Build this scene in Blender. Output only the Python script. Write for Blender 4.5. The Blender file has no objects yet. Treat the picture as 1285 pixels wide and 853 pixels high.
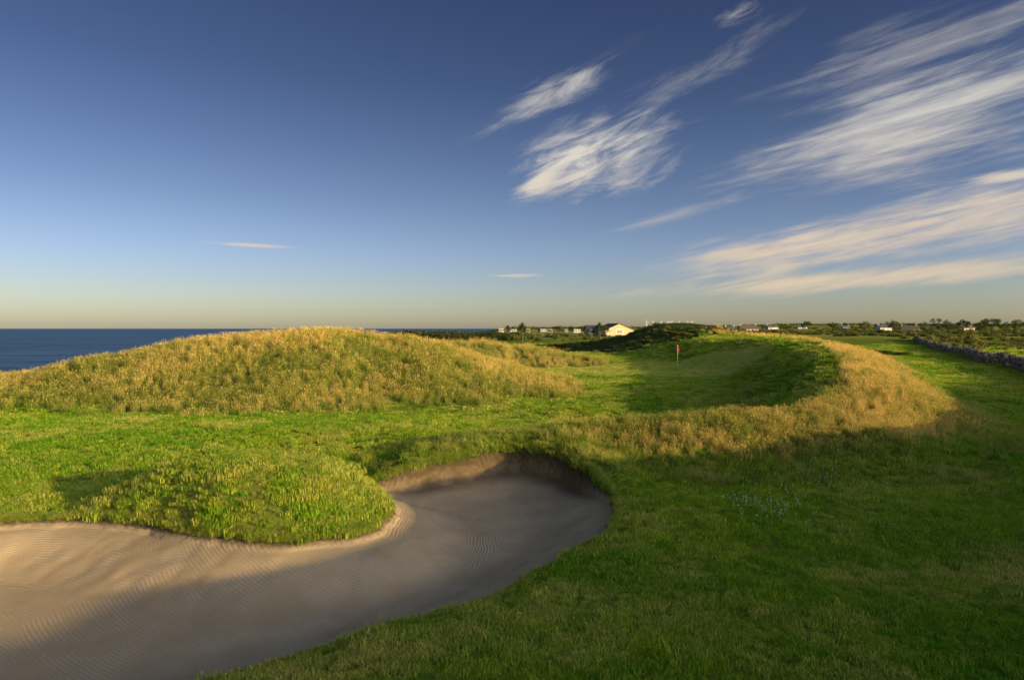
import bpy, math, random
import numpy as np
R = np.random.default_rng(7); random.seed(7)
scene = bpy.context.scene
scene.view_settings.view_transform='Standard'; scene.view_settings.look='None'
scene.view_settings.exposure=0; scene.view_settings.gamma=1
SUN_AZ=math.radians(120); SUN_EL=math.radians(10.5)

# ------------------------------------------------------------ node helpers
class NT:
    def __init__(s,tree): s.t=tree; s.n=tree.nodes; s.l=tree.links
    def set(s,sock,v):
        if isinstance(v,bpy.types.NodeSocket): s.l.new(v,sock)
        elif v is not None: sock.default_value=v
    def m(s,op,a,b=None,c=None,clamp=False):
        n=s.n.new('ShaderNodeMath'); n.operation=op; n.use_clamp=clamp
        s.set(n.inputs[0],a); s.set(n.inputs[1],b); s.set(n.inputs[2],c); return n.outputs[0]
    def ss(s,v,a,b,lo=0.0,hi=1.0):
        n=s.n.new('ShaderNodeMapRange'); n.interpolation_type='SMOOTHSTEP'
        s.set(n.inputs[0],v); n.inputs[1].default_value=a; n.inputs[2].default_value=b
        n.inputs[3].default_value=lo; n.inputs[4].default_value=hi; return n.outputs[0]
    def mix(s,f,a,b,mode='MIX'):
        n=s.n.new('ShaderNodeMix'); n.data_type='RGBA'; n.blend_type=mode
        s.set(n.inputs[0],f)
        for sk,v in ((n.inputs[6],a),(n.inputs[7],b)):
            if isinstance(v,(tuple,list)): v=(v[0],v[1],v[2],1)
            s.set(sk,v)
        return n.outputs[2]
    def noise(s,vec,scale,detail=3,rough=.55,dist=0.0):
        n=s.n.new('ShaderNodeTexNoise'); s.set(n.inputs['Vector'],vec)
        n.inputs['Scale'].default_value=scale; n.inputs['Detail'].default_value=detail
        n.inputs['Roughness'].default_value=rough; n.inputs['Distortion'].default_value=dist
        return n.outputs['Fac']
    def attr(s,name,typ='GEOMETRY'):
        n=s.n.new('ShaderNodeAttribute'); n.attribute_name=name; n.attribute_type=typ
        return n.outputs['Fac']
    def comb(s,x,y,z):
        n=s.n.new('ShaderNodeCombineXYZ'); s.set(n.inputs[0],x); s.set(n.inputs[1],y); s.set(n.inputs[2],z); return n.outputs[0]
    def pos(s): return s.n.new('ShaderNodeNewGeometry').outputs['Position']
    def bump(s,h,strength,dist):
        n=s.n.new('ShaderNodeBump'); n.inputs['Strength'].default_value=strength
        n.inputs['Distance'].default_value=dist; s.set(n.inputs['Height'],h); return n.outputs[0]

def new_mat(name):
    m=bpy.data.materials.new(name); m.use_nodes=True; t=NT(m.node_tree); t.n.clear()
    out=t.n.new('ShaderNodeOutputMaterial'); return m,t,out

def simple_mat(name,col,rough=.7,var=.15,scale=3,bump=0):
    m,t,out=new_mat(name); p=t.n.new('ShaderNodeBsdfPrincipled')
    nz=t.noise(t.pos(),scale,3)
    a=tuple(c*(1-var) for c in col); b=tuple(min(1,c*(1+var)) for c in col)
    t.set(p.inputs['Base Color'],t.mix(t.ss(nz,.3,.7),a,b)); p.inputs['Roughness'].default_value=rough
    if bump: t.set(p.inputs['Normal'],t.bump(nz,bump,.05))
    t.l.new(p.outputs[0],out.inputs[0]); return m

def leaf_mat(name,g1,g2,straw,tipdry=.3,transl=.3,blade=False):
    m,t,out=new_mat(name)
    rnd=t.n.new('ShaderNodeObjectInfo').outputs['Random']
    nz=t.attr('pat','INSTANCER')
    f=t.m('ADD',t.m('MULTIPLY',rnd,.4),t.m('MULTIPLY',nz,.6))
    green=t.mix(t.ss(f,.2,.8),g1,g2)
    dry_lit=t.attr('dry_lit','INSTANCER'); h=t.attr('hgt')  # straw amount: dryness plus light painted into some grass
    d=t.m('ADD',dry_lit,t.m('MULTIPLY',h,tipdry)); d=t.m('ADD',d,t.m('MULTIPLY_ADD',rnd,.3,-.15),clamp=True)
    if blade:
        bv=t.attr('bv'); d=t.m('ADD',d,t.m('MULTIPLY_ADD',bv,.5,-.25),clamp=True)
    col=t.mix(d,green,straw)
    if blade:
        k=t.m('MULTIPLY_ADD',bv,.75,.62); col=t.mix(1.0,col,t.comb(k,k,k),'MULTIPLY')
    df=t.n.new('ShaderNodeBsdfDiffuse'); tr=t.n.new('ShaderNodeBsdfTranslucent'); mx=t.n.new('ShaderNodeMixShader')
    t.set(df.inputs[0],col); t.set(tr.inputs[0],col); mx.inputs[0].default_value=transl
    t.l.new(df.outputs[0],mx.inputs[1]); t.l.new(tr.outputs[0],mx.inputs[2]); t.l.new(mx.outputs[0],out.inputs[0])
    return m

# ------------------------------------------------------------ mesh helpers
def mesh_from(name,V,F,mats=(),midx=None,smooth=False):
    me=bpy.data.meshes.new(name); me.from_pydata([tuple(v) for v in V],[],[tuple(f) for f in F])
    for m in mats: me.materials.append(m)
    if midx is not None: me.polygons.foreach_set('material_index',np.array(midx,dtype=np.int32))
    if smooth: me.polygons.foreach_set('use_smooth',np.ones(len(F),dtype=bool))
    me.update(); return me
def add_obj(name,me,loc=(0,0,0),rotz=0,parent=None):
    o=bpy.data.objects.new(name,me); o.location=loc; o.rotation_euler=(0,0,rotz)
    scene.collection.objects.link(o)
    if parent is not None: o.parent=parent
    return o
def empty(name,loc,rotz=0):
    o=bpy.data.objects.new(name,None); o.empty_display_size=.5; o.location=loc; o.rotation_euler=(0,0,rotz)
    scene.collection.objects.link(o); return o
def box(x0,x1,y0,y1,z0,z1):
    V=[(x0,y0,z0),(x1,y0,z0),(x1,y1,z0),(x0,y1,z0),(x0,y0,z1),(x1,y0,z1),(x1,y1,z1),(x0,y1,z1)]
    F=[(0,3,2,1),(4,5,6,7),(0,1,5,4),(1,2,6,5),(2,3,7,6),(3,0,4,7)]
    return V,F
def join(parts):
    V=[];F=[]
    for v,f in parts:
        o=len(V); V+=list(v); F+=[tuple(i+o for i in q) for q in f]
    return V,F
def tube(pts,rad,n=8):
    V=[];F=[]
    pts=[np.array(p,float) for p in pts]
    for i,p in enumerate(pts):
        d=pts[min(i+1,len(pts)-1)]-pts[max(i-1,0)]; d/=np.linalg.norm(d)
        a=np.cross(d,[0,0,1.0]) if abs(d[2])<.95 else np.cross(d,[1.0,0,0]); a/=np.linalg.norm(a); b=np.cross(d,a)
        for k in range(n):
            t=2*math.pi*k/n; V.append(p+rad[i]*(math.cos(t)*a+math.sin(t)*b))
    for i in range(len(pts)-1):
        for k in range(n):
            F.append((i*n+k,i*n+(k+1)%n,(i+1)*n+(k+1)%n,(i+1)*n+k))
    F.append(tuple(range((len(pts)-1)*n,len(pts)*n))); return V,F

# ------------------------------------------------------------ terrain function
def sstep(a,b,x):
    t=np.clip((x-a)/(b-a),0,1); return t*t*(3-2*t)
def vnoise(x,y,seed=0):
    xi=np.floor(x); yi=np.floor(y); fx=x-xi; fy=y-yi
    fx=fx*fx*(3-2*fx); fy=fy*fy*(3-2*fy)
    def hsh(a,b):
        s=np.sin(a*127.1+b*311.7+seed*74.7)*43758.5453; return s-np.floor(s)
    return (hsh(xi,yi)*(1-fx)+hsh(xi+1,yi)*fx)*(1-fy)+(hsh(xi,yi+1)*(1-fx)+hsh(xi+1,yi+1)*fx)*fy
def ridge(x,y,pts):
    H=np.zeros_like(x); T=np.full_like(x,9.0)
    for (x0,y0,h0,w0),(x1,y1,h1,w1) in zip(pts[:-1],pts[1:]):
        dx,dy=x1-x0,y1-y0
        u=np.clip(((x-x0)*dx+(y-y0)*dy)/(dx*dx+dy*dy),0,1)
        d=np.hypot(x-(x0+u*dx),y-(y0+u*dy)); t=d/(w0+(w1-w0)*u)
        v=(h0+(h1-h0)*u)*np.clip(1-t*t,0,None)**2
        H=np.maximum(H,v); T=np.minimum(T,t)
    return H,T
MOUND=[(-52,38,.1,9),(-45,39,.25,10),(-31,41,.5,11.5),(-26.5,42,1.2,13),(-21.7,43,2.3,14),(-16.8,43.5,3.3,15),(-11.9,43.5,3.65,15),(-8.5,43.8,3.3,14),(-5.5,44.8,2.4,11.5),(-2.6,46.5,1.2,8.5),(0.3,48.5,.05,4)]
RIDGE=[(-3.2,21.2,.20,1.6),(0,22.6,.60,2.7),(1.8,22.6,.78,3.4),(5.7,22.3,.98,5.0),(10.0,22.8,1.12,5.6),(13.6,26.5,1.6,5.3),(17,34,2.25,5.8),(20.8,43,2.35,6.5),(25.5,55,2.5,8),(28.5,70,2.8,11),(31,90,2.9,14),(30,115,2.6,18)]
MID=[(-14,70,2.1,10),(-3.7,75,2.3,9),(1,77,1.8,8),(6.5,80,.8,6)]
GORSE=[(8,132,.8,12),(20,121,1.9,15),(27,118,2.4,17),(36,115,2.2,18),(46,112,1.6,18)]
CAST=[(8,-14,3.9,10),(14.5,-3.5,3.95,10),(19,2.5,4.45,10),(22,8,4.4,9.5),(25.5,14,3.65,9.5),(30,18,3.7,10),(38,24,3.9,11),(52,36,4.6,13)]
def smallmound(x,y):
    u=(x+5.9)/3.9; v=(y-15.6)/2.7
    t=np.sqrt(u*u+v*v); return 1.05*np.clip(1-t*t,0,None)**.95, t
XC_Y=[-500,-50,30,44,50,58,75,130,190,260,320,600,2000,7000]
XC_X=[-90,-75,-66,-58,-44,-37,-33,-33,-36,-34,-22,-16,-50,-150]
BP=[(-3.2,8.2),(-1.8,9.4),(-.5,10.4),(.85,12.2),(2.05,14.2),(2.5,16.2),(2.2,18.5),(1.35,20.1),(0,20.9),(-1.5,20.3),(-2.8,19.4),(-4.2,18.1),(-3.35,16.9),(-2.75,15.2),(-2.9,13.8),(-3.8,13.3),(-4.7,13.2),(-6,13.5),(-7.5,14.2),(-9,14.6),(-10.3,14.6),(-11.6,13.9),(-13.3,12.4),(-14,9.8),(-12.8,7),(-9.5,5.4),(-6,6.3)]
def catmull(P,k=8):
    P=np.array(P,float); n=len(P); out=[]
    for i in range(n):
        a,b,c,d=P[i-1],P[i],P[(i+1)%n],P[(i+2)%n]
        for j in range(k):
            t=j/k; out.append(.5*((2*b)+(-a+c)*t+(2*a-5*b+4*c-d)*t*t+(-a+3*b-3*c+d)*t**3))
    return np.array(out)
BC=catmull(BP)
def bunker_sd(x,y):
    out=np.full(x.shape,6.0); m=(x>-19)&(x<7.5)&(y>.5)&(y<26)
    px=x[m];py=y[m]; d=np.full(px.shape,1e9); ins=np.zeros(px.shape,bool)
    for i in range(len(BC)):
        a=BC[i-1]; b=BC[i]; e=b-a
        u=np.clip(((px-a[0])*e[0]+(py-a[1])*e[1])/(e@e),0,1)
        d=np.minimum(d,np.hypot(px-a[0]-u*e[0],py-a[1]-u*e[1]))
        c=((a[1]>py)!=(b[1]>py))
        with np.errstate(divide='ignore',invalid='ignore'):
            xx=(b[0]-a[0])*(py-a[1])/(b[1]-a[1]+1e-12)+a[0]
        ins^=c&(px<xx)
    w=.16*(vnoise(px*1.3,py*1.3,5)-.5)+.09*(vnoise(px*4,py*4,6)-.5)
    out[m]=np.where(ins,-d,d)+w
    return out
def land(x,y):
    m1,t1=ridge(x,y,MOUND); m2,t2=ridge(x,y,RIDGE); m3,t3=ridge(x,y,MID); m4,t4=ridge(x,y,GORSE); m5,t5=ridge(x,y,CAST)
    m6,t6=smallmound(x,y)
    lump=(vnoise(x/3.6,y/3.6,1)-.5)*.4+(vnoise(x/1.3,y/1.3,2)-.5)*.12
    z=m1+m2+m3+m4+m5
    roughz=np.clip((m1+m3+m5)*1.0+m2*.5,0,1)
    z=z+lump*(.2+.8*roughz)+(vnoise(x/9,y/9,3)-.5)*.4*sstep(18,40,y)
    z=z+.25*sstep(18,26,y)*(1-sstep(26,36,y))*sstep(2,-6,x)
    z=z-.34*np.exp(-((y-18.8)/1.2)**2-((x+7.5)/4)**2)      # dip behind the hummock
    z=z+sstep(3,6,x)*sstep(60,20,y)*((vnoise(x/4,y/3,15)-.5)*.3+(vnoise(x/1.2,y/1.2,16)-.5)*.06)
    z=z+2.2*(1-sstep(-1,4.5,np.hypot(x,y)-1.0))
    z=z+1.6*sstep(125,205,y)+12*sstep(350,2600,y)*sstep(.12,.5,x/np.maximum(y,1))+3*sstep(500,3000,y)
    z=z+(vnoise(x/160,y/160,9)-.5)*3*sstep(220,600,y)
    sd=bunker_sd(x,y)
    near=sstep(17,12,y)*sstep(-4,0,x+ (12-y)*.3)
    z=z-.2*np.exp(-np.clip(sd,0,9)/1.0)*(.4+.6*near)*(sd<5.9)
    back=sstep(16.5,19.0,y)*sstep(-4.2,-2.5,x)
    z=z+.34*np.exp(-((np.clip(sd,0,9)-.45)/.8)**2)*back*(sd>-3)
    a=np.clip(-sd,0,None)
    step=.17-.09*near+.50*back
    zin=z-step*sstep(0,.20,a)
    fl=-.80+.05*(vnoise(x/1.5,y/1.5,12)-.5)
    zin=zin+(fl-zin)*sstep(0.02,2.0,a)
    z=np.where(sd<0,zin,z+m6*sstep(-.15,.9,sd)**.8*(1-np.clip(-sd,0,1)))
    xc=np.interp(y,XC_Y,XC_X)
    c=x-xc+4*(vnoise(x/14,y/14,21)-.5)
    z=np.where(c<0, z+( -15-z)*sstep(0,9,-c), z)
    xr=np.interp(y,[p[1] for p in RIDGE[4:]],[p[0] for p in RIDGE[4:]])
    yr=np.interp(x,[5.7,10,13.6],[22.3,22.8,26.5])
    n=vnoise(x/1.7,y/1.7,31)*.22-.11
    tall=sstep(.95,.80,t1+n*.8)
    tallR=sstep(.88,.50,t2+n*1.8)*sstep(.28,.55,m2)*sstep(1.2,4.2,x+n*6)*np.where(y>26.5,sstep(-1.0,-.1,x-xr),sstep(1.2,.2,y-yr))
    tallR=tallR*sstep(115,95,y)
    tall=np.maximum(tall,tallR); tall=np.maximum(tall,sstep(.95,.8,t3+n)); tall=np.maximum(tall,sstep(.95,.8,t5+n)*.8)
    tall=np.maximum(tall,sstep(8,0,c)*sstep(30,45,y))
    rough=np.maximum(sstep(1.06,.85,t2+n)*(y<40), sstep(1.0,.88,t6))
    rough=np.where((y>26.5)&(x<xr-.5),0,rough)
    rough=np.where((y<=26.5)&(y>yr+1.1),0,rough)
    rough=np.clip(rough,0,1)
    gorse=sstep(.98,.85,t4+n)
    green=sstep(1.05,.95,np.hypot((x-14)/11,(y-68)/13))
    return z,sd,tall,rough,gorse,green,c,tallR
def hz(x,y):
    return float(land(np.array([float(x)]),np.array([float(y)]))[0][0])

# ------------------------------------------------------------ terrain sheet
def axis(start,segs):
    v=[start]
    for end,step,grow in segs:
        s=step
        while v[-1]<end-1e-6:
            v.append(min(v[-1]+s,end)); s*=grow
    return v
xp=axis(0,[(7.5,.09,1),(20,.16,1.008),(60,.35,1.004),(150,1.0,1.01),(7000,2,1.07)])
xn=axis(0,[(14.5,.09,1),(34,.2,1.005),(60,.4,1),(150,1.2,1.01),(7000,2,1.08)])
xs=np.array([-v for v in xn[::-1]][:-1]+xp)
yb=[5-v for v in axis(0,[(30,.6,1),(500,2,1.15)])][::-1][:-1]
ys=np.array(yb+axis(5,[(23.5,.09,1),(60,.2,1.002),(150,.5,1.004),(7500,1.2,1.035)]))
X,Y=np.meshgrid(xs,ys); x=X.ravel(); y=Y.ravel()
z,sd,tall,rough,gorse,green,cc,_=land(x,y)
nx,ny=len(xs),len(ys)
me=bpy.data.meshes.new('ground'); me.vertices.add(nx*ny)
me.vertices.foreach_set('co',np.stack([x,y,z],1).astype(np.float32).ravel())
i=np.arange(nx-1); j=np.arange(ny-1); I,J=np.meshgrid(i,j); b=(J*nx+I).ravel()
quads=np.stack([b,b+1,b+nx+1,b+nx],1).astype(np.int32)
nf=len(quads); me.loops.add(nf*4); me.polygons.add(nf)
me.loops.foreach_set('vertex_index',quads.ravel())
me.polygons.foreach_set('loop_start',np.arange(0,nf*4,4,dtype=np.int32))
me.polygons.foreach_set('use_smooth',np.ones(nf,dtype=bool))
me.update(calc_edges=True)
for nm,arr in (('sd',sd),('tall',tall),('rough',rough),('gorse',gorse),('green',green),('coast',cc)):
    a=me.attributes.new(nm,'FLOAT','POINT'); a.data.foreach_set('value',arr.astype(np.float32))
gm,t,out=new_mat('ground_grass_sand')
P=t.pos()
sep=t.n.new('ShaderNodeSeparateXYZ'); t.l.new(P,sep.inputs[0]); px,py,pz=sep.outputs
nL=t.noise(P,.18,3); nM=t.noise(P,1.6,3); nF=t.noise(P,28,3,.7)
turf=t.mix(t.ss(nL,.35,.65),(.11,.19,.015),(.24,.27,.03))
turf=t.mix(t.ss(nM,.4,.75,0,.5),turf,(.25,.24,.045))
turf=t.mix(t.ss(nF,.45,.7,0,.5),turf,(.05,.08,.015))
turf=t.mix(t.attr('green'),turf,(.52,.50,.08))
tallc=t.mix(nM,(.24,.20,.05),(.12,.14,.03)); tallc=t.mix(t.ss(nF,.45,.7,0,.7),tallc,(.05,.05,.015))
turf=t.mix(t.attr('tall'),turf,tallc)
turf=t.mix(t.attr('gorse'),turf,t.mix(nM,(.03,.05,.015),(.08,.11,.025)))
vo=t.n.new('ShaderNodeTexVoronoi'); vo.inputs['Scale'].default_value=.006; t.l.new(P,vo.inputs['Vector'])
rgb=t.n.new('ShaderNodeSeparateColor'); t.l.new(vo.outputs['Color'],rgb.inputs[0])
fld=t.mix(rgb.outputs[0],(.16,.19,.03),(.50,.42,.12)); fld=t.mix(t.m('MULTIPLY',rgb.outputs[1],.5),fld,(.28,.30,.05))
turf=t.mix(t.ss(py,150,230),turf,fld)
cliff=t.mix(nM,(.10,.08,.06),(.2,.17,.13))
turf=t.mix(t.ss(t.attr('coast'),-1.5,-3.0),turf,cliff)
SD=t.attr('sd'); sdn=t.m('ADD',SD,t.m('MULTIPLY_ADD',t.noise(P,9,2),.10,-.05))
n1=t.noise(P,1.1,4,.6); n2=t.noise(P,60,3,.7)
sand=t.mix(t.ss(n1,.3,.7),(.64,.445,.225),(.80,.58,.315))
sand=t.mix(t.ss(n2,.35,.75,0,.55),sand,(.42,.285,.14))
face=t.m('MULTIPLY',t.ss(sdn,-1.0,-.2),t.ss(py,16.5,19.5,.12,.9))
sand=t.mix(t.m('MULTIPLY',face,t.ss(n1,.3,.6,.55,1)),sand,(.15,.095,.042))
soil=t.mix(nF,(.05,.04,.018),(.15,.10,.045))
sand=t.mix(t.ss(sdn,-.18,-.05),sand,soil)
isg=t.ss(sdn,-.03,.02)
nw=t.noise(P,.3,1)
wob=t.m('ADD',SD,t.m('MULTIPLY',nw,.5))
rk=t.m('SINE',t.m('MULTIPLY',wob,2*math.pi/.07))
wv=t.n.new('ShaderNodeTexWave'); wv.wave_type='RINGS'; wv.rings_direction='Z'; wv.inputs['Scale'].default_value=4.5; wv.inputs['Distortion'].default_value=.6; wv.inputs['Detail'].default_value=1; wv.inputs['Detail Scale'].default_value=.3
mp=t.n.new('ShaderNodeMapping'); mp.inputs['Location'].default_value=(.8,-17.3,0); t.l.new(P,mp.inputs[0]); t.l.new(mp.outputs[0],wv.inputs['Vector'])
sel=t.ss(nw,.49,.52)
rkm=t.m('ADD',t.m('MULTIPLY',rk,t.m('SUBTRACT',1.0,sel)),t.m('MULTIPLY',t.m('MULTIPLY_ADD',wv.outputs['Fac'],2.0,-1.0),sel))
fadeR=t.ss(n1,.38,.60,.08,.85)
rkm=t.m('MULTIPLY',rkm,fadeR)
# rake pattern mixes a darker sand tone into the furrow bottoms
sand=t.mix(t.ss(rkm,-.9,.3,.22,0),sand,(.30,.20,.10))
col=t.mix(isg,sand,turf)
hs=t.m('ADD',t.m('MULTIPLY',rkm,.45),t.m('ADD',t.m('MULTIPLY',n2,1.9),t.m('MULTIPLY',n1,1.3)))
hs=t.m('MULTIPLY',hs,.010)
hg=t.m('MULTIPLY',t.m('ADD',nF,t.m('MULTIPLY',nM,1.2)),.06)
hmix=t.m('ADD',t.m('MULTIPLY',hs,t.m('SUBTRACT',1.0,isg)),t.m('MULTIPLY',hg,isg))
p=t.n.new('ShaderNodeBsdfDiffuse'); t.set(p.inputs['Color'],col)
t.set(p.inputs['Normal'],t.bump(hmix,1.0,1.0)); t.l.new(p.outputs[0],out.inputs[0])
me.materials.append(gm); add_obj('ground',me)

# ------------------------------------------------------------ sea
V=[(-30000,-3000,-12),(30000,-3000,-12),(30000,40000,-12),(-30000,40000,-12)]
sm,t,out=new_mat('sea_water'); P=t.pos(); pr=t.n.new('ShaderNodeBsdfPrincipled')
mp=t.n.new('ShaderNodeMapping'); mp.inputs['Scale'].default_value=(.4,1,1); t.l.new(P,mp.inputs[0])
w1=t.noise(mp.outputs[0],.25,4,.65); w2=t.noise(mp.outputs[0],.03,4,.65)
t.set(pr.inputs['Base Color'],t.mix(t.ss(w2,.35,.65),(.015,.06,.13),(.06,.135,.24)))
pr.inputs['Roughness'].default_value=.4; pr.inputs['IOR'].default_value=1.15
t.set(pr.inputs['Normal'],t.bump(w1,1.0,2.2)); t.l.new(pr.outputs[0],out.inputs[0])
add_obj('sea',mesh_from('sea',V,[(0,1,2,3)],[sm]))

# ------------------------------------------------------------ instancing
def instancer(name,pts,rot,scl,dry_lit,variants):
    col=bpy.data.collections.new(name+'_parts')
    for v in variants: col.objects.link(v)
    pts=np.asarray(pts); n=len(pts); me=bpy.data.meshes.new(name); me.vertices.add(n)
    me.vertices.foreach_set('co',np.asarray(pts,np.float32).ravel())
    a=me.attributes.new('rot','FLOAT_VECTOR','POINT'); a.data.foreach_set('vector',np.asarray(rot,np.float32).ravel())
    a=me.attributes.new('scl','FLOAT','POINT'); a.data.foreach_set('value',np.asarray(scl,np.float32))
    a=me.attributes.new('dry_lit','FLOAT','POINT'); a.data.foreach_set('value',np.asarray(dry_lit,np.float32))
    pat=vnoise(pts[:,0]/2.7,pts[:,1]/2.7,77)*.45+vnoise(pts[:,0]/9,pts[:,1]/9,78)*.25+vnoise(pts[:,0]/.5,pts[:,1]/.5,79)*.3
    a=me.attributes.new('pat','FLOAT','POINT'); a.data.foreach_set('value',pat.astype(np.float32))
    a=me.attributes.new('idx','INT','POINT'); a.data.foreach_set('value',R.integers(0,len(variants),n).astype(np.int32))
    o=add_obj(name,me)
    g=bpy.data.node_groups.new(name+'_scatter','GeometryNodeTree')
    g.interface.new_socket('Geometry',in_out='INPUT',socket_type='NodeSocketGeometry')
    g.interface.new_socket('Geometry',in_out='OUTPUT',socket_type='NodeSocketGeometry')
    gi=g.nodes.new('NodeGroupInput'); go=g.nodes.new('NodeGroupOutput')
    ci=g.nodes.new('GeometryNodeCollectionInfo'); ci.inputs['Collection'].default_value=col
    ci.inputs['Separate Children'].default_value=True; ci.inputs['Reset Children'].default_value=True
    ip=g.nodes.new('GeometryNodeInstanceOnPoints'); ip.inputs['Pick Instance'].default_value=True
    def na(nm,ty):
        q=g.nodes.new('GeometryNodeInputNamedAttribute'); q.data_type=ty; q.inputs['Name'].default_value=nm; return q.outputs['Attribute']
    er=g.nodes.new('FunctionNodeEulerToRotation')
    L=g.links.new
    L(gi.outputs[0],ip.inputs['Points']); L(ci.outputs[0],ip.inputs['Instance'])
    L(na('idx','INT'),ip.inputs['Instance Index']); L(na('rot','FLOAT_VECTOR'),er.inputs[0]); L(er.outputs[0],ip.inputs['Rotation'])
    L(na('scl','FLOAT'),ip.inputs['Scale']); L(ip.outputs[0],go.inputs[0])
    md=o.modifiers.new('scatter','NODES'); md.node_group=g
    print(name,n)
    return o
def tuft(name,nb,rad,h0,h1,w,lean,mat,seed,heads=0.0,wind=(0,0)):
    r=random.Random(seed); V=[];F=[];H=[];B=[]
    for k in range(nb):
        bvv=r.random()
        a=r.uniform(0,6.283); q=rad*math.sqrt(r.random()); bx,by=q*math.cos(a),q*math.sin(a)
        h=r.uniform(h0,h1); la=r.uniform(0,6.283); ll=h*lean*r.random()
        dx,dy=math.cos(la)*ll+wind[0]*h,math.sin(la)*ll+wind[1]*h
        wa=r.uniform(0,3.1416); wx,wy=math.cos(wa)*w*.5,math.sin(wa)*w*.5
        o=len(V)
        for tt,ww in ((0,1),(.5,.85)):
            cx,cy,cz=bx+dx*tt*tt,by+dy*tt*tt,h*tt*(1-.15*lean*tt)-(.03 if tt==0 else 0)
            V+=[(cx-wx*ww,cy-wy*ww,cz),(cx+wx*ww,cy+wy*ww,cz)]; H+=[tt,tt]
        V.append((bx+dx,by+dy,h*(1-.15*lean))); H.append(1)
        F+=[(o,o+1,o+3,o+2),(o+2,o+3,o+4)]
        if r.random()<heads:
            tx,ty,tz=V[-1]; s=w*1.9; hl=h*.18; o=len(V)
            V+=[(tx,ty,tz-hl*.5),(tx-s*.5,ty,tz+hl*.1),(tx+s*.5,ty,tz+hl*.1),(tx,ty-s*.5,tz+hl*.1),(tx,ty+s*.5,tz+hl*.1),(tx+dx*.1,ty+dy*.1,tz+hl*.8)]
            H+=[2.6]*6; F+=[(o,o+1,o+5,o+2),(o,o+3,o+5,o+4)]
        B+=[bvv]*(len(V)-len(B))
    me=mesh_from(name,V,F,[mat]); at=me.attributes.new('hgt','FLOAT','POINT'); at.data.foreach_set('value',np.array(H,np.float32))
    at=me.attributes.new('bv','FLOAT','POINT'); at.data.foreach_set('value',np.array(B,np.float32))
    return bpy.data.objects.new(name,me)

m_mown=leaf_mat('mown_grass_blades',(.085,.32,.006),(.41,.50,.025),(.70,.58,.12),.13,.4,True)
m_rough=leaf_mat('rough_grass_blades',(.10,.26,.010),(.37,.44,.035),(.68,.53,.14),.22,.4,True)
m_tall=leaf_mat('tall_grass_blades',(.12,.22,.018),(.34,.38,.05),(.84,.60,.17),.30,.4,True)

def sample(y0,y1,dens,marg=2.0,slope=.82):
    A=(y1-y0)*(slope*(y0+y1)+2*marg); n=int(A*dens)
    yy=np.sqrt(R.uniform(0,1,n)*(y1*y1-y0*y0)+y0*y0); xx=R.uniform(-1,1,n)*(slope*yy+marg)
    return xx,yy
def rots(n,tilt=.12):
    return np.stack([R.normal(0,tilt,n),R.normal(0,tilt,n),R.uniform(0,6.283,n)],1)

def mown(y0,y1,dens,sc):
    x,y=sample(y0,y1,dens); z,sd,tall,rough,gorse,green,c,_=land(x,y)
    keep=(sd>.0)&(R.random(len(x))>np.maximum(tall,gorse))&(c>3)&(R.random(len(x))>green*.45)
    x,y,z,green=x[keep],y[keep],z[keep],green[keep]
    patch=vnoise(x/2.2,y/2.2,41)*.45+vnoise(x/.6,y/.6,42)*.3+vnoise(x/.25,y/.25,43)*.25
    dry_lit=np.clip((patch-.50)*1.7,-.15,.65)+green*.30
    right=sstep(2,5,x)*sstep(30,22,y)
    dry_lit=dry_lit-.10*right+.10*(1-right)*(1-green)  # sunlit turf tinted yellower, shaded right foreground greener: light put into the colour
    dry_lit=dry_lit+.50*np.exp(-((x-8.8)/3.8)**2-((y-11.2)/1.3)**2)*(.4+vnoise(x/.8,y/.8,45))  # faint lit patch put into the turf colour as paler, worn-looking straw
    dry_lit=dry_lit+.25*np.exp(-(np.abs(x+3.0)/1.6)**2-((y-8.3)/1.0)**2)  # yellower grass beside the near bunker edge
    dry_lit=dry_lit+.16*(np.sin((x-.42*y)*2*math.pi/3.4)>0)*sstep(3,6,x)*(y<90)
    s=sc*R.uniform(.6,1.3,len(x))*(1-.35*green)*(.55+.9*vnoise(x/.45,y/.45,44))
    return np.stack([x,y,z],1),rots(len(x)),s,dry_lit
a=[mown(6,11,85,1.1),mown(11,18,55,1.3),mown(18,30,26,1.6)]
cat=lambda L,i: np.concatenate([q[i] for q in L])
v=[tuft('grass_tuft',100,.13,.02,.06,.007,.9,m_mown,s) for s in range(4)]
instancer('mown_grass',cat(a,0),cat(a,1),cat(a,2),cat(a,3),v)
a=[mown(28,55,8,1.0),mown(55,100,3,1.5),mown(100,150,1.0,2.2)]
v=[tuft('fairway_tuft',120,.38,.03,.075,.015,.8,m_mown,s+20) for s in range(4)]
instancer('fairway_grass',cat(a,0),cat(a,1),cat(a,2),cat(a,3),v)
def roughp(y0,y1,dens,sc):
    x,y=sample(y0,y1,dens); z,sd,tall,rough,gorse,green,c,_=land(x,y)
    keep=(sd>-.01)&(R.random(len(x))<rough)&(R.random(len(x))>tall*.8)
    x,y,z,sd=x[keep],y[keep],z[keep],sd[keep]
    patch=vnoise(x/1.3,y/1.3,51)
    hum=(x<0)&(y<19.5)
    dry_lit=np.clip((patch-.40)*.9,0,.6)+.20*hum
    s=sc*R.uniform(.5,1.3,len(x))*(.6+.8*vnoise(x/.9,y/.9,52))
    s=s*np.where(hum,.34,1)
    return np.stack([x,y,z],1),rots(len(x),.2),s,dry_lit
a=[roughp(10,20,60,1.0),roughp(20,45,28,1.3)]
x,y=sample(6,26,2.2); z,sd,tall,rough,*_=land(x,y); kp=(sd>.1)&(rough<.2)&(vnoise(x/1.6,y/1.6,58)>.45); n=kp.sum()
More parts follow.
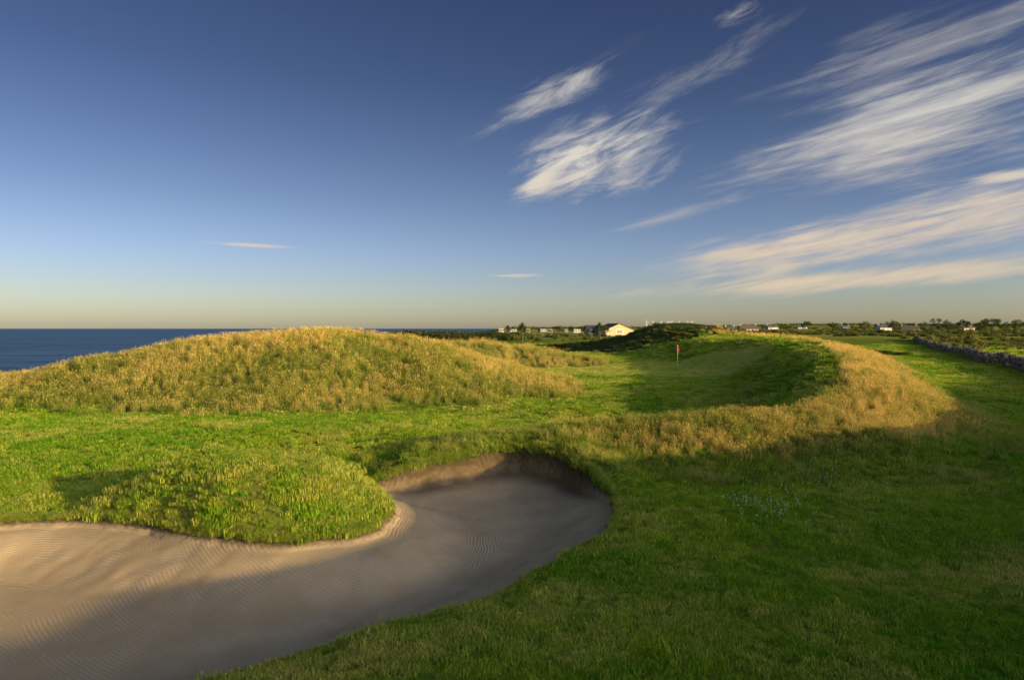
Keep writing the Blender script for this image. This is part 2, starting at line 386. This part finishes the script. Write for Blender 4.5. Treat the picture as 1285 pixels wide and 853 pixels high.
a.append((np.stack([x[kp],y[kp],z[kp]],1),rots(n,.3),R.uniform(.3,.55,n),R.uniform(0,.35,n)))
n=9500; k=R.integers(0,len(BC),n); u=R.random(n)[:,None]; q=BC[k-1]*(1-u)+BC[k]*u+R.normal(0,.09,(n,2))
z,sd,*_=land(q[:,0],q[:,1]); kp=(sd>-.05)&(sd<.16); q=q[kp]; z=z[kp]; n=len(q)
a.append((np.stack([q[:,0],q[:,1],z],1),rots(n,.4),R.uniform(.3,.65,n)*np.where(q[:,1]>17,1.4,np.where(q[:,1]>13,.9,.7)),R.uniform(0,.25,n)))
v=[tuft('rough_tuft',60,.12,.08,.20,.0065,1.0,m_rough,s+40,.04) for s in range(4)]
instancer('rough_grass',cat(a,0),cat(a,1),cat(a,2),cat(a,3),v)
def tallp(y0,y1,dens,sc):
    x,y=sample(y0,y1,dens); z,sd,tall,rough,gorse,green,c,tr=land(x,y)
    keep=(sd>.05)&(R.random(len(x))<tall)&(c>-2)
    x,y,z,tr=x[keep],y[keep],z[keep],tr[keep]
    patch=vnoise(x/4.5,y/4.5,61)*.45+vnoise(x/1.4,y/1.4,62)*.25+R.random(len(x))*.3
    hi=np.clip(z/3,0,1)
    dry_lit=np.clip(-.46+(patch-.40)*2.2+.24*hi+.46*(tr>.2)+.26*sstep(-15,-4,x)*(tr<.2),-.25,.95)  # tint also paints the sunlit gold on the mound's right end
    s=sc*R.uniform(.55,1.2,len(x))*np.where(tr>.2,.62,.85)*(.8+.35*vnoise(x/2.4,y/2.4,63))
    return np.stack([x,y,z],1),rots(len(x),.10),s,dry_lit
a=[tallp(15,28,34,1.0),tallp(27,36,18,1.0),tallp(36,60,12,1.1),tallp(60,110,3,1.5)]
v=[tuft('dune_tuft',60,.22,.14,.54,.011,.6,m_tall,s+60,.3,(-.10,.05)) for s in range(5)]
instancer('tall_dune_grass',cat(a,0),cat(a,1),cat(a,2),cat(a,3),v)
wx,wy=-1.95,9.95
instancer('sand_weed',[(wx,wy,hz(wx,wy)),(wx+.05,wy+.02,hz(wx+.05,wy+.02))],rots(2,.1),[1,.7],[.1,.3],[tuft('weed_tuft',16,.04,.08,.24,.006,.6,m_rough,99,.3)])

# white clover
mw=simple_mat('clover_petals',(.80,.76,.58),.6,.1,40)
def clover(seed):
    r=random.Random(seed); V=[];F=[]
    for k in range(26):
        a=r.uniform(0,6.283); b=math.acos(r.uniform(-.4,1)); d=np.array([math.sin(b)*math.cos(a),math.sin(b)*math.sin(a),math.cos(b)])
        c=d*.011+np.array([0,0,.09]); s=np.cross(d,[.3,.5,.8]); s/=np.linalg.norm(s); s*=.006; o=len(V)
        V+=[c-s,c+s,c+d*.006]; F.append((o,o+1,o+2))
    tv,tf=tube([(0,0,0),(0,0,.09)],[.0012,.001],4); o=len(V); V+=tv; F+=[tuple(i+o for i in f) for f in tf]
    return bpy.data.objects.new('clover_flower',mesh_from('clover_flower',V,F,[mw]))
n=170; cx=np.concatenate([R.normal(5.7,.5,95),R.normal(7.6,.9,75)]); cy=np.concatenate([R.normal(15.3,.7,95),R.normal(17.6,.6,75)])
cz=land(cx,cy)[0]+.02; instancer('white_clover',np.stack([cx,cy,cz],1),rots(n,.2),R.uniform(.8,1.4,n),np.zeros(n),[clover(1),clover(2)])

# ------------------------------------------------------------ bushes / trees
def crown(n,lumps,leaf,seed):
    r=np.random.default_rng(seed); V=[];F=[];H=[]
    zs=[l[2]-l[3] for l in lumps]; zt=[l[2]+l[3] for l in lumps]; z0,z1=min(zs),max(zt)
    W=np.array([l[3]**2 for l in lumps]); W/=W.sum()
    for k in range(n):
        l=lumps[r.choice(len(lumps),p=W)]; d=r.normal(size=3); d/=np.linalg.norm(d)
        rr=l[3]*(r.uniform(.55,1.08)); c=np.array(l[:3])+d*rr*np.array([1,1,.85])
        a=r.normal(size=3); a/=np.linalg.norm(a); b=np.cross(a,d+.3*r.normal(size=3)); b/=np.linalg.norm(b)+1e-9; s=leaf*r.uniform(.5,1.3)
        o=len(V); V+=[c-a*s,c-b*s*.6,c+a*s,c+b*s*.6]; F.append((o,o+1,o+2,o+3)); H+=[(c[2]-z0)/(z1-z0)]*4
    return V,F,H
m_bush=leaf_mat('gorse_leaves',(.045,.075,.015),(.12,.15,.03),(.28,.23,.07),.15,.2)
m_scrub=leaf_mat('scrub_leaves',(.025,.045,.012),(.06,.085,.02),(.14,.12,.04),.1,.15)
m_tree=leaf_mat('tree_leaves',(.05,.085,.02),(.12,.15,.03),(.22,.19,.05),.15,.2)
bark=simple_mat('bark',(.10,.075,.05),.9,.3,8,.4)
def bush(seed,mat):
    r=random.Random(seed); lumps=[(r.uniform(-.7,.7),r.uniform(-.7,.7),r.uniform(.1,.5),r.uniform(.3,.55)) for _ in range(7)]
    V,F,H=crown(600,lumps,.10,seed); me=mesh_from('bush',V,F,[mat]); a=me.attributes.new('hgt','FLOAT','POINT'); a.data.foreach_set('value',np.array(H,np.float32))
    return bpy.data.objects.new('bush',me)
bushes=[bush(s,m_bush) for s in range(4)]; scrubs=[bush(s+10,m_scrub) for s in range(3)]
def scatter_b(name,x,y,s,sink=.1,dry_lit=None,kind=None):
    x=np.array(x);y=np.array(y);s=np.array(s); z=land(x,y)[0]-sink*s
    n=len(x); instancer(name,np.stack([x,y,z],1),rots(n,.1),s,R.uniform(0,.3,n) if dry_lit is None else dry_lit,[o.copy() for o in (kind or bushes)])
x,y=R.uniform(4,60,2200),R.uniform(98,140,2200); g=land(x,y)[4]; kp=(g>.6)&(R.random(2200)<.75)&(vnoise(x/6,y/6,71)>.4); x,y=x[kp],y[kp]
scatter_b('gorse_bushes',x,y,R.uniform(.3,.75,len(x)),.2)
n=420; x=R.uniform(-34,-2,n); y=185+R.uniform(-14,14,n)+x*.2
scatter_b('coastal_scrub',x,y,R.uniform(1.3,2.7,n)*(.75+.5*vnoise(x/5,y/5,72)),.1,None,scrubs)
n2=240; x=R.uniform(-8,70,n2); y=R.uniform(165,250,n2)
scatter_b('links_scrub',x,y,R.uniform(.5,1.2,n2))
X_=[];Y_=[];S_=[]
for y0,k0,k1,sl,sz,step in [(190,.5,1.0,.10,1.3,1.1),(240,.3,1.05,-.06,1.7,1.6),(310,.0,1.0,.12,1.8,2.2),(420,.0,1.0,-.1,2.4,3),(560,.0,1.0,.08,3.0,4),(760,.0,1.0,-.05,3.6,5),(1050,.02,.95,.05,4.5,7)]:
    xx=np.arange(k0*y0,k1*y0,step)
    kp=vnoise(xx/(y0*.05),np.zeros_like(xx)+y0,81)>.40; xx=xx[kp]
    X_.append(xx+R.normal(0,step*.3,len(xx))); Y_.append(y0+sl*xx+R.normal(0,step*.4,len(xx))); S_.append(sz*R.uniform(.4,1.15,len(xx)))
for k in range(14):
    xa=R.uniform(90,500); ya=xa/R.uniform(.4,.95); nn=int(R.uniform(8,26)); L=np.linspace(0,1,nn)
    X_.append(xa+L*ya*.02+R.normal(0,1,nn)); Y_.append(ya+L*ya*.5); S_.append(R.uniform(.8,1.6,nn)*ya*.005)
scatter_b('hedgerow',np.concatenate(X_),np.concatenate(Y_),np.concatenate(S_))
n=220; y=R.uniform(75,185,n); xw=np.interp(y,[45,65,171],[38,48.5,101]); x=xw+R.uniform(3,38,n)
scatter_b('field_scrub',x,y,R.uniform(.3,1.0,n)*(.6+y/200),.15,R.uniform(0,.8,n))
n=1700; y=R.uniform(1300,2800,n); x=y*R.uniform(.0,1.0,n); kp=vnoise(x/110,y/160,91)>.5
scatter_b('distant_woodland',x[kp],y[kp],R.uniform(5,9,kp.sum()),.1)

def tree(name,x,y,h,seed,spread=.4):
    r=random.Random(seed); z=hz(x,y); e=empty(name,(x,y,z-.1),r.uniform(0,6))
    parts=[tube([(0,0,0),(h*.02,0,h*.25),(0,h*.02,h*.5),(0,0,h*.8)],[h*.035,h*.026,h*.018,h*.006])]; lumps=[]
    for k in range(9):
        a=k*2.4+r.uniform(-.4,.4); zz=h*r.uniform(.3,.7); l=h*spread*r.uniform(.5,1)
        tip=(math.cos(a)*l,math.sin(a)*l,zz+h*.14); parts.append(tube([(0,0,zz-.1*h),(tip[0]*.5,tip[1]*.5,zz),tip],[h*.014,h*.01,h*.004],5))
        lumps.append((tip[0],tip[1],tip[2],h*r.uniform(.11,.19)))
    lumps.append((0,0,h*.85,h*.15))
    V,F=join(parts); add_obj('trunk',mesh_from('trunk',V,F,[bark]),parent=e)
    V,F,H=crown(2200,lumps,h*.022,seed); me=mesh_from('crown',V,F,[m_tree]); a=me.attributes.new('hgt','FLOAT','POINT'); a.data.foreach_set('value',np.array(H,np.float32))
    add_obj('crown',me,parent=e)
for k,(px_,d,h) in enumerate([(1160,235,5),(1178,250,6.5),(1192,240,5),(1207,262,6),(1232,250,5.5),(1244,258,6.5),(1262,245,5),(1278,252,6),(1120,420,8),(1045,500,8),(1010,520,9),(985,480,7),(1085,400,7)]):
    tree('broadleaf_tree',(px_-642)/857*d,d,h,100+k)
m_cord=leaf_mat('cordyline_leaves',(.05,.09,.02),(.10,.14,.03),(.2,.17,.07),.1,.2)
def cordyline(x,y,h,seed):
    r=random.Random(seed); z=hz(x,y); e=empty('cordyline_palm_tree',(x,y,z-.1)); parts=[tube([(0,0,0),(.05,0,h*.4),(0,.05,h*.72)],[.16,.12,.1])]; V=[];F=[];H=[]
    for (cx,cy,cz) in [(0,.05,h*.75),(.5,.1,h*.62),(-.4,-.2,h*.68)]:
        parts.append(tube([(0,0,h*.45),(cx*.7,cy*.7,h*.5),(cx,cy,cz)],[.09,.08,.07],6))
        for k in range(90):
            a=r.uniform(0,6.283); el=r.uniform(-.6,1.4); L=h*.27*r.uniform(.7,1.1)
            d=np.array([math.cos(a)*math.cos(el),math.sin(a)*math.cos(el),math.sin(el)]); s=np.array([-math.sin(a),math.cos(a),0])*.05
            c=np.array([cx,cy,cz]); o=len(V); mid=c+d*L*.6; tip=c+d*L+np.array([0,0,-.18*L])
            V+=[c-s*.5,c+s*.5,mid+s,mid-s,tip]; F+=[(o,o+1,o+2,o+3),(o+3,o+2,o+4)]; H+=[0,0,.5,.5,1]
    a,b=join(parts); add_obj('trunk',mesh_from('trunk',a,b,[bark]),parent=e)
    me=mesh_from('leaves',V,F,[m_cord]); at=me.attributes.new('hgt','FLOAT','POINT'); at.data.foreach_set('value',np.array(H,np.float32)); add_obj('leaves',me,parent=e)
for k,(px_,d,h) in enumerate([(655,150,5.2),(752,160,5.2),(700,190,3.6),(716,200,3.4),(760,180,3.6),(637,210,3.6)]):
    cordyline((px_-642)/857*d,d,h,k)

# ------------------------------------------------------------ buildings
cream=simple_mat('cream_render',(.50,.36,.18),.8,.08,2); white=simple_mat('white_render',(.45,.43,.38),.7,.06,2)
slate=simple_mat('slate_roof',(.07,.07,.075),.6,.25,4,.3); brown=simple_mat('tile_roof',(.12,.085,.065),.7,.25,4,.3)
glass=simple_mat('window_glass',(.03,.04,.05),.1,.2,1); trim=simple_mat('white_trim',(.8,.8,.78),.5,.03,5); door=simple_mat('door_paint',(.08,.12,.10),.5,.1,4)
def house(name,x,y,L,W,h,rh,wall,roof,rot,nwin=4,chim=True,sink=0):
    e=empty(name,(x,y,hz(x,y)-sink),rot)
    V=[(-L/2,-W/2,-1),(L/2,-W/2,-1),(L/2,W/2,-1),(-L/2,W/2,-1),(-L/2,-W/2,h),(L/2,-W/2,h),(L/2,W/2,h),(-L/2,W/2,h),(-L/2,0,h+rh),(L/2,0,h+rh)]
    F=[(0,1,5,4),(2,3,7,6),(1,2,6,9,5),(3,0,4,8,7)]
    add_obj('walls',mesh_from('walls',V,F,[wall]),parent=e)
    o=.35; th=.14; sl=rh/(W/2); RV=[]
    for s in (-1,1):
        RV.append(([(-L/2-o,s*(W/2+o),h-sl*o+.02),(L/2+o,s*(W/2+o),h-sl*o+.02),(L/2+o,0,h+rh+.02),(-L/2-o,0,h+rh+.02),
                    (-L/2-o,s*(W/2+o),h-sl*o+.02+th),(L/2+o,s*(W/2+o),h-sl*o+.02+th),(L/2+o,0,h+rh+.02+th),(-L/2-o,0,h+rh+.02+th)],
                   [(0,1,2,3),(4,5,6,7),(0,1,5,4),(1,2,6,5),(3,0,4,7)]))
    V,F=join(RV); add_obj('roof',mesh_from('roof',V,F,[roof]),parent=e)
    gl=[];fr=[]
    for s in (-1,1):
        for k in range(nwin):
            cx=-L/2+L*(k+.5)/nwin; yy=s*(W/2+.03)
            fr.append(box(cx-.62,cx+.62,min(yy,s*W/2),max(yy,s*W/2),.85,2.15)); y2=s*(W/2+.05)
            gl.append(box(cx-.52,cx+.52,min(yy,y2),max(yy,y2),.95,2.05))
    for s in (-1,1):
        xx=s*(L/2+.03); x2=s*(L/2+.05)
        fr.append(box(min(xx,s*L/2),max(xx,s*L/2),-1.1,1.1,.85,2.15)); gl.append(box(min(xx,x2),max(xx,x2),-1,1,.95,2.05))
    V,F=join(fr); add_obj('window_frames',mesh_from('window_frames',V,F,[trim]),parent=e)
    V,F=join(gl); add_obj('windows',mesh_from('windows',V,F,[glass]),parent=e)
    cx=-L/2+L/nwin; V,F=box(cx-.45,cx+.45,-W/2-.07,-W/2,-.2,2.1); add_obj('door',mesh_from('door',V,F,[door]),parent=e)
    if chim:
        V,F=join([box(L/2-.9,L/2-.2,-.35,.35,h+rh-.5,h+rh+.8),box(-L/2+.2,-L/2+.9,-.35,.35,h+rh-.5,h+rh+.8)]); add_obj('chimneys',mesh_from('chimneys',V,F,[wall]),parent=e)
    return e
def at(px_,d): return (px_-642)/857*d,d
x,y=at(770,205); house('clubhouse',x,y,7,9.5,2.0,1.8,cream,brown,math.radians(-70),4,False)
x,y=at(751,211); house('clubhouse_wing',x,y,8,6,1.8,1.5,cream,slate,math.radians(8),4,False)
for px_,d,L,mt,rf,rt in [(938,430,11,cream,brown,.1),(915,500,9,white,slate,.4),(1108,560,11,white,slate,.2),(1140,420,9,white,brown,-.3),(1212,620,13,cream,slate,.3),(880,800,14,white,slate,0),(1060,860,15,white,slate,.5),(1168,900,14,white,slate,-.2),(968,740,12,white,slate,.2),(1005,1000,16,white,slate,.3)]:
    x,y=at(px_,d); house('farm_house',x,y,L,6.5,2.4,2.2,mt,rf,rt,4,True)
cvw=simple_mat('caravan_panel',(.19,.19,.18),.4,.05,2); cvc=simple_mat('cream_caravan_panel',(.28,.24,.17),.4,.05,2)
def caravan(x,y,rot,L=8.5,mt=None):
    e=empty('static_caravan',(x,y,hz(x,y)+.1),rot); W=3; pr=[(-1.5,.4),(1.5,.4),(1.52,2.5),(1.2,2.85),(.5,3.05),(-.5,3.05),(-1.2,2.85),(-1.52,2.5)]
    V=[(-L/2,a,b) for a,b in pr]+[(L/2,a,b) for a,b in pr]; n=len(pr)
    F=[tuple(range(n))[::-1],tuple(range(n,2*n))]+[(k,(k+1)%n,(k+1)%n+n,k+n) for k in range(n)]
    add_obj('body',mesh_from('body',V,F,[mt]),parent=e)
    g=[]
    for s in (-1,1):
        for cx in (-.36,-.12,.14,.37):
            y0,y1=sorted((s*1.5,s*1.56)); g.append(box(cx*L-.6,cx*L+.6,y0,y1,1.35,2.2))
    for s in (-1,1):
        x0,x1=sorted((s*L/2,s*(L/2+.04))); g.append(box(x0,x1,-1.1,1.1,1.3,2.25))
    V,F=join(g); add_obj('windows',mesh_from('windows',V,F,[glass]),parent=e)
    V,F=join([box(cx-.15,cx+.15,s*1.2-.15,s*1.2+.15,-.4,.4) for cx in (-3,0,3) for s in (-1,1)]); add_obj('supports',mesh_from('supports',V,F,[slate]),parent=e)
for k,(px_,d) in enumerate([(626,420),(642,525),(661,440),(680,560),(690,470),(708,540),(722,480)]):
    x,y=at(px_,d); caravan(x,y,random.uniform(.6,2.2),8.5 if k%3 else 7,cvw if k%2 else cvc)
def turbine(x,y,seed):
    z=hz(x,y); e=empty('wind_turbine',(x,y,z)); V,F=tube([(0,0,-2),(0,0,50)],[1.8,1.1],10); add_obj('tower',mesh_from('tower',V,F,[trim]),parent=e)
    V,F=box(-1.6,1.6,-3.5,3,49.4,52.6); add_obj('nacelle',mesh_from('nacelle',V,F,[trim]),parent=e); pr=[]
    for k in range(3):
        a=seed+k*2.094; c,s=math.cos(a),math.sin(a); pr.append(tube([(0,-4.5,51),(c*6,-4.5,51+s*6),(c*24,-4.5,51+s*24)],[.8,1.2,.3],6))
    V,F=join(pr); add_obj('rotor_blades',mesh_from('rotor_blades',V,F,[trim]),parent=e)
for k,px_ in enumerate([811,819,829,838,842,852,862,868]):
    x,y=at(px_,5600+k*60); turbine(x,y,k*.7)

# ------------------------------------------------------------ stone wall
_pl=np.array([(31,30),(38,45),(48.5,65),(62,92),(80,128),(101,171)],float)
_yy=np.linspace(30,171,400); _xx=np.interp(_yy,_pl[:,1],_pl[:,0]); _zz=land(_xx,_yy)[0]
def GZ(c): return float(np.interp(c[1],_yy,_zz))
def wallmesh():
    V=[];F=[];MI=[];r=random.Random(3)
    for a,b in zip(_pl[:-1],_pl[1:]):
        L=np.hypot(*(b-a)); d=(b-a)/L; nrm=np.array([-d[1],d[0]])
        for row in range(5):
            s=0; hh=.25
            while s<L:
                l=r.uniform(.3,.8); c=a+d*(s+l/2); wd=.33-.03*row
                if row==4 and r.random()<.3: s+=l; continue
                z0=GZ(c)+row*hh-.1; o=len(V); top=z0+hh*r.uniform(.8,1.1)*(r.uniform(.8,1.7) if row==4 else 1)
                jit=r.uniform(-.06,.06)
                for zz in (z0,top):
                    for u,v in ((-1,-1),(1,-1),(1,1),(-1,1)):
                        q=c+d*u*l*.49*r.uniform(.85,1.0)+nrm*(v*wd*r.uniform(.8,1.15)+jit); V.append((q[0],q[1],zz+r.uniform(-.04,.04)))
                F+=[tuple(i+o for i in f) for f in [(0,3,2,1),(4,5,6,7),(0,1,5,4),(1,2,6,5),(2,3,7,6),(3,0,4,7)]]; MI+=[r.randrange(3)]*6
                s+=l
    return V,F,MI
V,F,MI=wallmesh(); add_obj('stone_wall',mesh_from('stone_wall',V,F,[simple_mat('field_stone',(.17,.155,.13),.9,.5,2.5,.5),simple_mat('dark_field_stone',(.09,.08,.065),.9,.5,2.5,.5),simple_mat('pale_field_stone',(.26,.235,.19),.9,.4,2.5,.5)],MI))

# ------------------------------------------------------------ flag
x,y=at(850,70); z=hz(x,y); e=empty('golf_flag',(x,y,z))
V,F=tube([(0,0,-.1),(0,0,2.35)],[.02,.016],10); add_obj('flagpole',mesh_from('flagpole',V,F,[simple_mat('pole_paint',(.75,.65,.3),.4,.05,5)]),parent=e)
V=[];F=[]; N=10
for i in range(N+1):
    u=i/N; yy=.06*math.sin(u*7)*u; V+=[(.02+u*.14,yy,2.33-.32*u*.4-u*.15),(.02+u*.16,yy+.1*u,1.75-.25*u)]
for i in range(N): F.append((2*i,2*i+1,2*i+3,2*i+2))
add_obj('flag_cloth',mesh_from('flag_cloth',V,F,[simple_mat('red_cloth',(.6,.03,.02),.8,.1,10)],smooth=True),parent=e)
V,F=tube([(0,0,-.1),(0,0,.012)],[.056,.056],16); add_obj('hole_cup',mesh_from('hole_cup',V,F,[trim]),parent=e)

# ------------------------------------------------------------ world sky with cirrus
from mathutils import Vector
S=Vector((math.sin(SUN_AZ)*math.cos(SUN_EL),math.cos(SUN_AZ)*math.cos(SUN_EL),math.sin(SUN_EL)))
w=bpy.data.worlds.new('World'); scene.world=w; w.use_nodes=True; t=NT(w.node_tree); t.n.clear()
out=t.n.new('ShaderNodeOutputWorld'); bg=t.n.new('ShaderNodeBackground'); bg.inputs[1].default_value=.15
sky=t.n.new('ShaderNodeTexSky'); sky.sky_type='NISHITA'; sky.sun_disc=False; sky.sun_elevation=SUN_EL; sky.sun_rotation=SUN_AZ
sky.air_density=1.0; sky.dust_density=.6; sky.ozone_density=2.0; sky.altitude=0
tc=t.n.new('ShaderNodeTexCoord'); sp=t.n.new('ShaderNodeSeparateXYZ'); t.l.new(tc.outputs['Generated'],sp.inputs[0])
az=t.m('ARCTAN2',sp.outputs[0],sp.outputs[1]); el=t.m('ARCSINE',sp.outputs[2])
def rotc(rot,su,sv,seed):
    c,s=math.cos(math.radians(rot)),math.sin(math.radians(rot))
    u=t.m('ADD',t.m('MULTIPLY',az,c*su),t.m('MULTIPLY',el,s*su)); v=t.m('ADD',t.m('MULTIPLY',az,-s*sv),t.m('MULTIPLY',el,c*sv))
    return t.comb(u,v,seed)
nA=t.noise(rotc(22,10,46,1.0),1.0,7,.66,.6)
nB=t.noise(rotc(10,5,62,2.0),1.0,7,.66,.4)
nW=t.noise(rotc(12,5,22,3.0),1.0,4,.55)
warp=t.m('MULTIPLY_ADD',nW,1.7,-.85)
def cloud(a0,e0,L,W,rot,nz,stren=1.0,taper=0.0,cov=.5,soft=.28,wp=1.0):
    c,s=math.cos(math.radians(rot)),math.sin(math.radians(rot))
    da=t.m('SUBTRACT',az,a0); de=t.m('SUBTRACT',el,e0)
    u=t.m('ADD',t.m('MULTIPLY',da,c/L),t.m('MULTIPLY',de,s/L)); v=t.m('ADD',t.m('MULTIPLY',da,-s/W),t.m('MULTIPLY',de,c/W))
    if taper: v=t.m('DIVIDE',v,t.m('MAXIMUM',t.m('MULTIPLY_ADD',u,taper,1.0),.15))
    r2=t.m('SQRT',t.m('ADD',t.m('MULTIPLY',u,u),t.m('MULTIPLY',v,v)))
    mk=t.ss(t.m('MULTIPLY_ADD',warp,wp,r2),.1,1.2,1,0)
    th=t.m('MULTIPLY_ADD',mk,.30,nz)
    d=t.ss(th,1.0-cov,1.0-cov+soft)
    return t.m('MULTIPLY',t.m('MULTIPLY',d,mk),stren)
C=[cloud(.12,.245,.16,.066,11,nA,1.25,.3,.47,.42,.7),
   cloud(.04,.212,.06,.026,32,nA,1.1,0,.48,.4,.5),
   cloud(.05,.325,.17,.026,24,nA,.75,.35,.46,.5,.8),
   cloud(.24,.335,.2,.035,22,nA,.3,.2,.44,.5),
   cloud(.54,.25,.36,.080,12,nB,.85,.8,.52,.5,.9),
   cloud(.55,.335,.3,.06,12,nB,.40,.4,.46,.5),
   cloud(.46,.106,.38,.034,7,nB,1.0,.3,.55,.5,.9),
   cloud(.54,.142,.32,.034,8,nB,.95,.3,.54,.5,.9),
   cloud(.48,.066,.38,.020,3,nB,.9,.2,.57,.45,.7),
   cloud(.315,.412,.06,.02,16,nA,.7,0,.42,.4),
   cloud(.63,.178,.06,.010,2,nB,.9,0,.5,.3,.6),
   cloud(-.365,.113,.062,.0035,-1,nB,.75,0,.6,.3,.3),
   cloud(.004,.077,.045,.003,1,nB,.7,0,.6,.3,.3),
   cloud(.22,.158,.2,.014,13,nB,.4,.3,.5,.4)]
dn=C[0]
for q in C[1:]:
    q=t.m('MINIMUM',q,1.0)
    dn=t.m('MINIMUM',dn,1.0); dn=t.m('SUBTRACT',t.m('ADD',dn,q),t.m('MULTIPLY',dn,q))
cr=t.n.new('ShaderNodeValToRGB'); cr.color_ramp.interpolation='B_SPLINE'
els=cr.color_ramp.elements
els[0].position=0; els[0].color=(.80,.84,1.55,1); els[1].position=1; els[1].color=(.21,.22,.34,1)
for p_,c_ in ((.10,(.82,.80,1.10)),(.3,(.57,.55,.72)),(.55,(.33,.325,.48))):
    q=els.new(p_); q.color=(*c_,1)
t.set(cr.inputs[0],t.m('MULTIPLY',el,1.6))
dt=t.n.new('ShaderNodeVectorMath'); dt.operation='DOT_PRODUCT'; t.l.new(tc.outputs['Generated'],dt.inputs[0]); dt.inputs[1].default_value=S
av=dt.outputs['Value']; sky_fill=t.mix(t.ss(av,.1,.95),(1,1,1),(8.6,7.7,5.7))  # added fill light: warm boost of the unseen sky on the sun side
base=t.mix(1.0,sky.outputs[0],cr.outputs[0],'MULTIPLY'); base=t.mix(1.0,base,sky_fill,'MULTIPLY')
cc=t.mix(t.ss(el,.07,.3),(5.4,4.2,2.9),(5.3,5.0,4.4))
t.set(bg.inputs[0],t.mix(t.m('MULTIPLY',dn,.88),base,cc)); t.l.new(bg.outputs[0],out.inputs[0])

# ------------------------------------------------------------ sun & camera
sl=bpy.data.lights.new('sun','SUN'); sl.energy=5; sl.angle=math.radians(.5); sl.color=(1,.79,.44)
so=bpy.data.objects.new('sun',sl); scene.collection.objects.link(so)
so.rotation_euler=S.to_track_quat('Z','Y').to_euler()
cd=bpy.data.cameras.new('camera'); cd.lens=24; cd.sensor_width=36; cd.clip_end=60000; cd.clip_start=.1
co=bpy.data.objects.new('camera',cd); scene.collection.objects.link(co); co.location=(0,0,4); co.rotation_euler=(math.radians(90-.97),0,0)
scene.camera=co
print('TERRAIN',nx,ny, hz(0,0))
